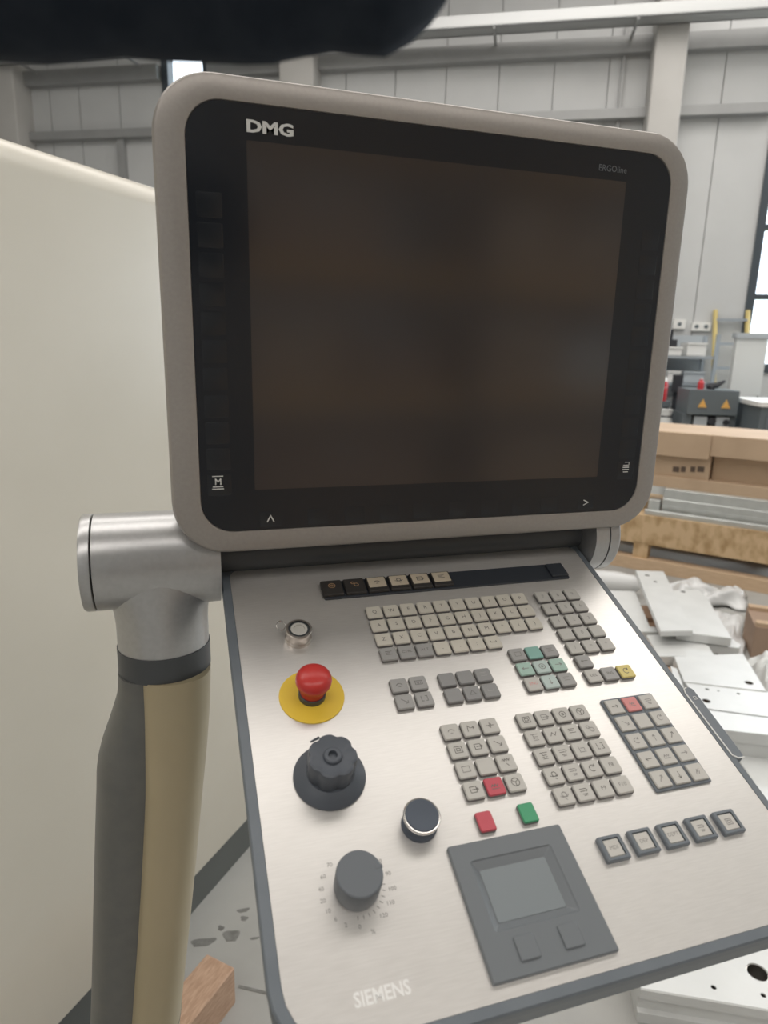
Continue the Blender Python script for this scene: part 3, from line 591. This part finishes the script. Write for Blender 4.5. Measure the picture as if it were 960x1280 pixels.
plate([(881, 887), (1010, 904), (1010, 924), (902, 912)], .19, .045, 'thick white plate at the end of the pile, upper of two')
plate([(904, 914), (1010, 926), (1016, 938), (912, 926)], .145, .055, 'thick white plate at the end of the pile, lower of two')
plate([(908, 928), (1030, 942), (1060, 1040), (975, 1025)], .09, .09, 'wide white plate lying on the concrete')
# near slab, a channel section
sl = thing('channel_slab', (1.15, 1.05, 0), 'white drilled slab with a long groove in its edge', 'plate')
zt = .095
A_, B_ = atz(801, 1236, zt), atz(990, 1268, zt)
ux = (B_ - A_).normalized(); uy = Vector((-ux.y, ux.x, 0)); uy = uy if uy.y > 0 else -uy
SL_M = frame_m(Vector((A_.x, A_.y, 0)), ux, uy, ZV)
b = MB(); Ls = .95; Wd = .62
pr = [(0, 0), (0, .028), (.010, .032), (.010, .064), (0, .068), (0, zt - .003), (.003, zt), (Wd, zt), (Wd, 0)]
b.loft([[(x, p[0], p[1]) for p in pr] for x in (0, Ls)]); sb = b.build('body', 'white_plate', sl, SL_M, smooth=0)
drill_list = [(atz(hx, hy, zt), r, -.02, zt + .02) for hx, hy, r in ((947, 1215, .024), (892, 1234, .006), (954, 1244, .006))]
bpy.context.view_layer.update(); drill(sb, drill_list)
for hx, hy, r in ((947, 1215, .024), (892, 1234, .006), (954, 1244, .006)):
    p = atz(hx, hy, zt)
    MB().lathe([(r * 1.02, zt - .003), (r * .93, zt - .003), (r * .93, .001)], 24, (p.x, p.y), cap0=False, cap1=False).build('bolt_hole', ['steel'], sl, smooth=.4)
# plastic film heaps
def lump(name, pxs, z, rad, label, cat, mt, amp, group=None, seg=14, sub=10, flat=.6):
    pts = [atz(x, y, z) for x, y in pxs]; b = MB(); loops = []
    n = sub * (len(pts) - 1)
    for i in range(n + 1):
        u = i / sub; k = min(int(u), len(pts) - 2); p = pts[k].lerp(pts[k + 1], u - k); t = (pts[k + 1] - pts[k]).normalized(); sd = Vector((-t.y, t.x, 0)).normalized()
        rr = rad * (.75 + .25 * math.sin(math.pi * i / n)) * (1 if 0 < i < n else .45)
        loop = []
        for q in range(seg):
            a = 2 * math.pi * q / seg; j = rr * (1 + amp * math.sin(3.1 * q + 1.7 * i) + amp * random.uniform(-.7, .7))
            loop.append(p + sd * (j * math.cos(a)) + ZV * (max(-rad * flat, j * flat * math.sin(a))))
        loops.append(loop)
    zmin = min(v.z for L in loops for v in L)
    b.loft(loops); o = b.build(name, mt, smooth=1.0, origin=(pts[0].x, pts[0].y, zmin)); tag(o, label, cat, group); return o
lump('foam_roll', [(722, 724), (800, 732)], .075, .075, 'rolled white foam sheet behind the white plates', 'foam roll', 'white_foil', .02, flat=1.0)
def film(pts, label, mt='white_foil', amp=.05, n=22, z0=.004):
    A, B, C_, D_ = [atz(x, y, .06) for x, y in pts]; vs = []; fs = []
    ph = [random.uniform(0, 6) for _ in range(6)]
    for j in range(n + 1):
        for i in range(n + 1):
            u, v = i / n, j / n; p = A.lerp(B, u).lerp(D_.lerp(C_, u), v)
            w = amp * (abs(math.sin(5 * u + 3 * v + ph[0])) * .9 + abs(math.sin(9 * v - 4 * u + ph[1])) * .6 + abs(math.sin(14 * u + 6 * v + ph[2])) * .3) * min(1, 6 * min(u, v, 1 - u, 1 - v) + .15)
            k = .03 * math.sin(11 * (u + v) + ph[3])
            vs.append((p.x + k, p.y + k * .6, z0 + w))
    m = n + 1
    for j in range(n):
        for i in range(n): fs.append((j * m + i, j * m + i + 1, (j + 1) * m + i + 1, (j + 1) * m + i))
    o = MB().add(vs, fs).build('plastic_film', mt, smooth=1.2, origin=(A.x, A.y, 0)); so = o.modifiers.new('thickness', 'SOLIDIFY'); so.thickness = .004
    tag(o, label, 'film'); return o
film([(826, 722), (932, 735), (936, 752), (845, 746)], 'crumpled white plastic film behind the glossy plate', amp=.055)
film([(876, 755), (928, 760), (932, 810), (902, 807)], 'crumpled white plastic film between the glossy plate and the brown carton', amp=.03)
film([(930, 818), (1000, 825), (1010, 872), (950, 862)], 'grey plastic wrapping beside the bluish plate', 'paper', .07)
# small brown carton at the right of the plates
p = atz(936, 815, 0.0); bx = thing('brown_carton', (p.x + .2, p.y + .12, 0), 'small brown carton standing behind the bluish white plate', 'box')
q0 = atz(938, 822, 0.0); e1 = Vector((.80, -.60, 0)); e2 = Vector((.6, .8, 0))
MB().obox(q0 + e1 * .17 + e2 * .14 + ZV * .085, e1 * .17, e2 * .14, ZV * .085).build('body', 'cardboard_dark', bx, smooth=0)
for s in (0, 1):
    MB().obox(q0 + e1 * .17 + e2 * (.02 if s == 0 else .26) + ZV * .182, e1 * .168, e2 * .012 + ZV * .004, Vector((0, 0, .012))).build('flap', 'cardboard', bx, smooth=0)
# timber block by the column
wa, wb_, wc = atz(257, 1193.6, .1), atz(295, 1207, .1), atz(241, 1275, .1)
we = (wb_ - wa); wl = (wc - wb_).normalized() * .42
cw = wa + we * .5 + wl * .5
blk = thing('timber_block', (cw.x, cw.y, 0), 'short rough timber block lying by the column foot', 'wood block')
n1 = we.normalized(); ht = .05
WB_M = frame_m(Vector((cw.x, cw.y, 0)), wl.normalized(), Vector((-wl.normalized().y, wl.normalized().x, 0)), ZV)
hw = abs(we.dot(Vector((-wl.normalized().y, wl.normalized().x, 0)))) / 2
MB().loft([rrect(-.21, .21, -hw, hw, .003, 0, 2), rrect(-.21, .21, -hw, hw, .003, .097, 2), rrect(-.207, .207, -hw + .003, hw - .003, .003, .1, 2)]).build('body', 'timber_red', blk, WB_M, smooth=.4)
b = MB()
for i in range(4):
    y = -hw + .002; b.obox((-.2 + i * .012, hw * (-.99 if True else 1), .09 - i * .012), (.010, 0, .004), (0, .0015, 0), (0, 0, .0016))
b.build('splinter', 'timber', blk, WB_M, smooth=0)

# ------------------------------------------------------------------ crate with cartons
O1, O2 = atz(800, 643, .40), atz(960, 666, .40)
CE = Vector((O2.x - O1.x, O2.y - O1.y, 0)).normalized(); CG = Vector((-CE.y, CE.x, 0)); CG = CG if CG.y > 0 else -CG
CO = Vector((O1.x, O1.y, 0)); CR_M = frame_m(CO, CE, CG, ZV)
def cr(px, py, g):
    r = ray(px, py); p = CAM + r * (((CO + CG * g) - CAM).dot(CG) / r.dot(CG)); return (p - CO).dot(CE), p.z
crate = thing('transport_crate', CO + CE * .6 + CG * .4, 'low wooden transport crate with chipboard side and timber runners', 'crate')
MB().box(-.45, 1.9, 0, .022, .19, .40).build('side_panel', 'osb', crate, CR_M, smooth=0)
MB().box(-.45, 1.9, .022, .85, .37, .395).build('deck', 'osb', crate, CR_M, smooth=0)
for e in (-.40, .03, 1.6): MB().box(e - .05, e + .05, .0, .10, .085, .20).build('leg', 'osb', crate, CR_M, smooth=0)
for e in (-.40, .75, 1.5): MB().box(e - .05, e + .05, .70, .80, .085, .38).build('leg', 'timber', crate, CR_M, smooth=0)
for g in (-.03, .70): MB().box(-.6, 2.1, g, g + .11, 0, .085).build('runner', 'timber', crate, CR_M, smooth=0)
def cbox(name, e0, e1, g0, g1, z0, z1, label, cat, mt, group=None, parts=None):
    t = thing(name, CO + CE * (e0 + e1) / 2 + CG * (g0 + g1) / 2 + ZV * z0, label, cat, group)
    MB().loft([rrect(e0, e1, g0, g1, .004, z0, 2), rrect(e0, e1, g0, g1, .004, z1 - .003, 2), rrect(e0 + .003, e1 - .003, g0 + .003, g1 - .003, .004, z1, 2)]).build('body', mt, t, CR_M, smooth=.4)
    return t
GP = .10
def barpx(x0, y0, y1, g, e1=1.9):
    e0, zt_ = cr(x0, y0, g); _, zb = cr(x0, y1, g); return e0, e1, zb, zt_
e0, zt1 = cr(806, 637, .03); t = cbox('aluminium_profile', e0, 1.9, .03, .075, .394, .435, 'bright thin aluminium rail on the crate edge', 'profile', 'aluminium', 'aluminium profiles on the crate')
e0, zt1 = cr(830, 611, .10); zt1 = min(max(zt1, .5), .62)
t = cbox('aluminium_profile', e0, 1.9, .10, .16, .395, zt1 - .07, 'lower aluminium profile with a long rib behind the thin rail', 'profile', 'aluminium', 'aluminium profiles on the crate')
MB().box(e0, 1.9, .094, .101, .395 + (zt1 - .465) * .45, .395 + (zt1 - .465) * .6).build('rib', 'aluminium', t, CR_M, smooth=0)
ZB = zt1
t = cbox('aluminium_profile', e0, 1.9, .11, .30, zt1 - .07, zt1, 'light grey upper aluminium profile under the cardboard layer', 'profile', 'aluminium', 'aluminium profiles on the crate')
cbox('aluminium_profile', e0, 1.9, .31, .84, .395, zt1, 'wide aluminium bundle under the cartons', 'profile', 'aluminium', 'aluminium profiles on the crate')
e0b, _ = cr(816, 628, .09); cbox('end_block', e0b - .03, e0b + .05, .085, .16, .395, .395 + (zt1 - .395) * .55, 'small greenish block at the profile ends', 'block', 'aluminium')
# cartons
def fz(py, px=880, g=.20): return cr(px, py, g)[1]
zb0, zb1, zb2, zb3 = ZB, fz(600), fz(572), fz(543, 880, .16)
zb1 = max(zb1, ZB + .03)
eL, eM, eR = cr(812, 590, .2)[0] - .1, cr(888, 580, .2)[0], 1.9
cbox('carton_sheet', eL - .05, eR, .17, .84, ZB, zb1, 'flat brown cardboard layer under the cartons', 'cardboard', 'cardboard')
t = cbox('carton', eL, eM, .20, .80, zb1, zb2 + .02, 'printed brown carton under the long carton', 'box', 'cardboard', 'cartons on the crate')
for px, w in ((845, .022), (854, .016), (866, .016), (876, .022)):
    e, z = cr(px, 587, .199); MB().box(e - w, e + w, .1985, .2005, z - .018, z + .022).build('print', 'box_print', t, CR_M, smooth=0)
t = cbox('carton', eM + .01, eR, .26, .80, zb1, zb2 + .02, 'recessed brown carton without print under the long carton', 'box', 'cardboard', 'cartons on the crate')
t = cbox('carton', eL + .02, eR, .16, .82, zb2 + .02, zb3, 'long flat cardboard carton lying on top of the crate load', 'box', 'cardboard', 'cartons on the crate')
MB().box(eL + .06, eM - .01, .150, .1605, zb2 - .005, zb3 - .004).build('flap', 'cardboard', t, CR_M, smooth=0)

# ------------------------------------------------------------------ background by the wall (wall frame: s along the wall, d distance)
def hbox(b, s0, s1, d0, d1, z0, z1, mi=0): b.box(s0, s1, d0, d1, z0, z1, mi); return b
def hthing(name, s, d, z, label, cat, group=None): return thing(name, hall(s, d, z), label, cat, group)
def hpart(t, name, mt, *boxes):
    b = MB()
    for q in boxes: b.box(*q)
    return b.build(name, mt, t, HALL_M, smooth=0)
for (s0, s1, z0, z1, lab) in ((2.055, 2.27, 1.80, 1.90, 'white double wall socket above the shelf rack'), (1.84, 1.98, 1.82, 1.93, 'white wall socket beside the double socket')):
    t = hthing('wall_socket', (s0 + s1) / 2, D_BACK - .02, z0, lab, 'socket')
    hpart(t, 'cover', 'plastic_white', (s0, s1, D_BACK - .04, D_BACK, z0, z1))
    n = 2 if s1 - s0 > .18 else 1
    for i in range(n):
        c = s0 + (s1 - s0) * (i + .5) / n
        MB().loft([[(c + .024 * math.cos(a), D_BACK - y, (z0 + z1) / 2 + .024 * math.sin(a)) for a in [k * math.pi / 8 for k in range(16)]] for y in (.035, .043)]).build('outlet', 'cab_grey', t, HALL_M, smooth=0)
# shelf rack
rk = hthing('shelf_rack', 1.7, 8.6, 0, 'grey metal shelf rack against the panel wall', 'shelf')
for s in (1.05, 2.20):
    for d in (8.32, 8.85): hpart(rk, 'upright', 'step_grey', (s - .02, s + .02, d - .02, d + .02, 0, 1.74))
shelf_z = (.35, .80, 1.20, 1.50)
for z in shelf_z: hpart(rk, 'shelf', 'step_grey', (1.05, 2.20, 8.32, 8.85, z - .03, z))
hpart(rk, 'back_panel', 'cab_light', (1.06, 2.19, 8.85, 8.86, .33, 1.74))
for s0, s1, z0, h, mt, lab in ((1.90, 2.10, 1.50, .15, 'plastic_white', 'white parts bin on the upper shelf'), (1.70, 1.84, 1.50, .10, 'plastic_white', 'low white bin beside the white parts bin'),
        (1.72, 1.86, 1.20, .13, 'plastic_white', 'short white bin on the middle shelf'), (1.90, 2.12, 1.20, .13, 'cab_light', 'pale grey bin on the middle shelf'), (1.82, 2.12, .80, .22, 'plastic_white', 'wide white bin on the lower shelf')):
    t = hthing('parts_bin', (s0 + s1) / 2, 8.5, z0, lab, 'bin', 'bins on the shelf rack')
    hpart(t, 'wall', mt, (s0, s1, 8.36, 8.38, z0, z0 + h), (s0, s1, 8.72, 8.74, z0, z0 + h), (s0, s0 + .015, 8.38, 8.72, z0, z0 + h), (s1 - .015, s1, 8.38, 8.72, z0, z0 + h), (s0, s1, 8.36, 8.74, z0, z0 + .01))
    hpart(t, 'lip', mt, (s0 - .006, s1 + .006, 8.345, 8.365, z0 + h - .02, z0 + h))
t = hthing('power_tool', 1.76, 8.45, 1.6, 'black hand tool lying on the white bin', 'tool'); hpart(t, 'body', 'plastic_black', (1.70, 1.79, 8.40, 8.52, 1.60, 1.68)); hpart(t, 'handle', 'plastic_black', (1.70, 1.74, 8.42, 8.50, 1.68, 1.79))
# ladder leaning on the wall
ld = hthing('ladder', 2.5, 8.4, 0, 'ladder with yellow side rails leaning on the wall', 'ladder')
def lad(s, z): return (s, 8.30 + .672 * z / 2.05, z)
for s in (2.30, 2.66):
    MB().tube([lad(s + (.03 if s < 2.5 else 0), 0), lad(s, 2.04)], .028, 6).build('side_rail', 'rail_yellow', ld, HALL_M)
for k in range(7):
    z = .25 + .28 * k; y = lad(0, z)[1]; hpart(ld, 'rung', 'step_grey', (2.31, 2.65, y - .03, y + .03, z - .015, z + .015))
# display board
bd = hthing('tall_cabinet', 2.45, 7.95, 0, 'tall pale grey cabinet with overhanging top beside the ladder', 'cabinet')
hpart(bd, 'body', 'paper', (2.29, 2.60, 7.95, 8.05, 0, 1.70)); MB().loft([rrect(2.265, 2.635, 7.92, 8.08, .03, 1.70, 3), rrect(2.265, 2.635, 7.92, 8.08, .03, 1.75, 3)]).build('top', 'cab_light', bd, HALL_M)
hpart(bd, 'handle', 'cab_grey', (2.57, 2.58, 7.93, 7.96, .95, 1.1))
# grey machine with warning signs
gm = hthing('grey_machine', 1.9, 7.25, 0, 'dark grey workshop machine with two orange warning triangles', 'machine')
hpart(gm, 'hood', 'cab_grey', (1.66, 2.11, 7.0, 7.5, .95, 1.185)); hpart(gm, 'base', 'cab_grey', (1.64, 1.72, 7.05, 7.5, 0, .95), (2.06, 2.12, 7.05, 7.5, 0, .95), (1.70, 2.08, 7.2, 7.5, 0, .95)); hpart(gm, 'front_panel', 'cab_light', (1.74, 1.86, 7.03, 7.2, .6, .93), (1.94, 2.06, 7.03, 7.2, .6, .93), (1.74, 2.06, 7.05, 7.2, .4, .82))
for s in (1.79, 2.00): MB().loft([[(s - .04, y, 1.02), (s + .04, y, 1.02), (s, y, 1.10)] for y in (6.998, 6.99)]).build('warning_sign', 'sign_orange', gm, HALL_M, smooth=0)
MB().loft([[(2.03 + .028 * math.cos(a), y, .88 + .028 * math.sin(a)) for a in [k * math.pi / 8 for k in range(16)]] for y in (7.04, 7.01)]).build('dial', 'plastic_black', gm, HALL_M)
MB().loft([[(1.90 + .04 * math.cos(a), y, .89 + .035 * math.sin(a)) for a in [k * math.pi / 8 for k in range(16)]] for y in (7.2, 7.02)]).build('spout', 'plastic_black', gm, HALL_M)
t = hthing('hand_drill', 1.92, 7.2, 1.185, 'black power tool lying on the grey machine', 'tool'); MB().tube([hall(1.86, 7.2, 1.215), hall(1.95, 7.2, 1.225), hall(2.02, 7.2, 1.27)], [.03, .03, .012], 8).build('body', 'plastic_black', t); MB().tube([hall(1.88, 7.2, 1.21), hall(1.90, 7.12, 1.20)], [.02, .018], 8).build('handle', 'plastic_black', t)
t = hthing('red_can', 1.79, 7.15, 1.185, 'small red can standing on the grey machine', 'can'); MB().lathe([(.03, 1.185), (.03, 1.25), (.018, 1.265), (.018, 1.28)], 16, (1.79, 7.15)).build('body', 'red_paint', t, HALL_M); MB().lathe([(.012, 1.28), (.012, 1.295)], 12, (1.79, 7.15)).build('cap', 'plastic_white', t, HALL_M)
# workbench and things beside the monitor edge
wbk = hthing('workbench', 1.4, 7.9, 0, 'dark workbench in front of the shelf rack', 'table')
hpart(wbk, 'worktop', 'cab_grey', (.95, 1.62, 7.55, 8.15, .97, 1.03))
for s in (.98, 1.56):
    for d in (7.58, 8.09): hpart(wbk, 'leg', 'plastic_black', (s, s + .05, d, d + .05, 0, .97))
t = hthing('drill_stand', 1.72, 7.85, 1.03 - 1.03, 'black drill stand behind the grey machine', 'tool'); hpart(t, 'base', 'plastic_black', (1.66, 1.78, 7.80, 7.95, 0, .9)); hpart(t, 'head', 'plastic_black', (1.68, 1.76, 7.78, 7.9, 1.12, 1.30)); hpart(t, 'column', 'plastic_black', (1.70, 1.74, 7.86, 7.9, .9, 1.12))
t = hthing('canister', 1.53, 7.6, 1.03, 'red and white canister standing on the workbench', 'canister'); MB().lathe([(.05, 1.03), (.055, 1.05), (.055, 1.20), (.04, 1.25), (.02, 1.28)], 20, (1.53, 7.62)).build('body', 'red_paint', t, HALL_M); MB().lathe([(.0555, 1.17), (.042, 1.25), (.022, 1.282)], 20, (1.53, 7.62), cap0=False).build('shoulder', 'plastic_white', t, HALL_M)
t = hthing('white_bag', 1.52, 7.25, 0, 'white filled bag standing beside the grey machine', 'bag')
MB().lathe([(.06, .0), (.11, .1), (.12, .5), (.10, .78), (.05, .9), (.07, .97)], 14, (1.52, 7.25)).build('body', 'paper', t, HALL_M, smooth=1.2); MB().lathe([(.052, .89), (.056, .9), (.052, .91)], 14, (1.52, 7.25)).build('tie', 'plastic_black', t, HALL_M)
# dark cabinet right
dc = hthing('tool_cabinet', 2.6, 6.9, 0, 'dark grey tool cabinet with white top beside the grey machine', 'cabinet')
hpart(dc, 'body', 'cab_grey', (2.17, 3.1, 6.55, 7.25, 0, 1.075)); MB().loft([rrect(2.14, 3.13, 6.52, 7.28, .05, 1.075, 4), rrect(2.14, 3.13, 6.52, 7.28, .05, 1.115, 4)]).build('top', 'plastic_white', dc, HALL_M)
for k in range(3): hpart(dc, 'drawer', 'bezel_blue', (2.22, 3.05, 6.535, 6.55, .25 + .26 * k, .48 + .26 * k))
hpart(dc, 'label_plate', 'cab_light', (2.36, 2.56, 6.53, 6.536, .95, 1.02))
# unseen rack and boxes, added behind the camera for brown reflections in the screen
RKX = Vector((math.cos(math.radians(-12)), math.sin(math.radians(-12)), 0)); RKY = Vector((-RKX.y, RKX.x, 0)); RK_M = frame_m(Vector((.4, -3.9, 0)), RKX, RKY, ZV)
def rk_w(x, y, z): return Vector((.4, -3.9, 0)) + RKX * x + RKY * y + ZV * z
pr_ = thing('reflection_rack', rk_w(2.2, -.5, 0), 'added tall rack of blue uprights and orange beams for the screen reflection', 'rack')
for x in (0, 2.2, 4.4):
    for y in (0, -1.0): MB().box(x - .05, x + .05, y - .05, y + .05, 0, 3.6).build('upright', 'cap_blue', pr_, RK_M, smooth=0)
for z in (.15, 1.15, 2.15, 3.2):
    for y in (.0, -1.0): MB().box(-.05, 4.45, y - .03, y + .03, z - .12, z - .01).build('beam', 'sign_orange', pr_, RK_M, smooth=0)
    MB().box(0, 4.4, -1.0, 0, z - .02, z).build('shelf', 'timber', pr_, RK_M, smooth=0)
for k, (x0, x1, z, h, mt, lab) in enumerate(((.15, 1.0, 1.15, .55, 'cardboard', 'added brown box on the reflection rack at eye height, by the first upright'), (1.1, 1.9, 1.15, .42, 'cardboard_dark', 'added low dark brown box on the reflection rack at eye height'), (2.35, 3.3, 1.15, .6, 'cardboard', 'added wide brown box on the reflection rack at eye height'), (3.4, 4.2, 1.15, .5, 'paper', 'added white box on the reflection rack at eye height'),
        (.3, 1.3, 2.15, .5, 'cardboard_dark', 'added dark brown box high on the reflection rack'), (2.4, 3.2, 2.15, .62, 'cardboard', 'added brown box high on the reflection rack'), (3.3, 4.25, 2.15, .55, 'cardboard', 'added long brown box high on the reflection rack'), (.2, 1.8, .15, .6, 'cardboard_dark', 'added large dark box lowest on the reflection rack'), (2.5, 4.0, .15, .55, 'cardboard', 'added large brown box lowest on the reflection rack'))):
    t = thing('reflection_box', rk_w((x0 + x1) / 2, -.45, z), lab, 'box', 'added boxes for the screen reflection')
    MB().box(x0, x1, -.85, -.1, z, z + h).build('body', mt, t, RK_M, smooth=0); MB().box((x0 + x1) / 2 - .04, (x0 + x1) / 2 + .04, -.852, -.098, z + h * .7, z + h + .002).build('tape', 'paper', t, RK_M, smooth=0)
# cable tray along the wall
ct = hthing('cable_tray', 0, 8.5, 4.95, 'galvanised cable tray running high along the panel wall', 'cable tray')
hpart(ct, 'tray', 'galvanised', (S_L + .2, S_R - .1, 8.40, 8.42, 4.955, 5.075), (S_L + .2, S_R - .1, 8.40, 8.63, 4.955, 4.97), (S_L + .2, S_R - .1, 8.61, 8.63, 4.955, 5.05))
for i in range(12):
    s = -8.0 + 1.5 * i; hpart(ct, 'bracket', 'girt_grey', (s, s + .03, 8.41, 8.872, 4.935, 4.955))

# ------------------------------------------------------------------ dark fabric overhead, close to the camera
DD = .24
def near(px, py, dist): return CAM + ray(px, py) * dist
low = [(-150, 64), (-60, 68), (0, 70), (60, 73), (110, 69), (160, 64), (205, 69), (255, 71), (300, 73), (340, 72), (380, 64), (420, 58), (455, 62), (480, 64), (510, 46), (535, 24), (556, 0), (570, -40), (574, -90)]
prof_n = 14; loops = []
for i, (x, y) in enumerate(low):
    hgt = 380 if i < 13 else max(40, 380 - (i - 12) * 50); th = .035 if i < 13 else max(.006, .035 - (i - 12) * .005); loop = []
    for q in range(prof_n):
        a = 2 * math.pi * q / prof_n
        loop.append(near(x + 4 * math.sin(5 * a + i), y + 8 - hgt / 2 + hgt / 2 * math.cos(a), DD + th * math.sin(a)))
    loops.append(loop)
b = MB().loft(loops); fab = b.build('dark_fabric', 'dark_cloth', smooth=1.2, origin=near(200, 0, DD)); tag(fab, 'dark navy fabric hanging out of focus above the screen', 'fabric')
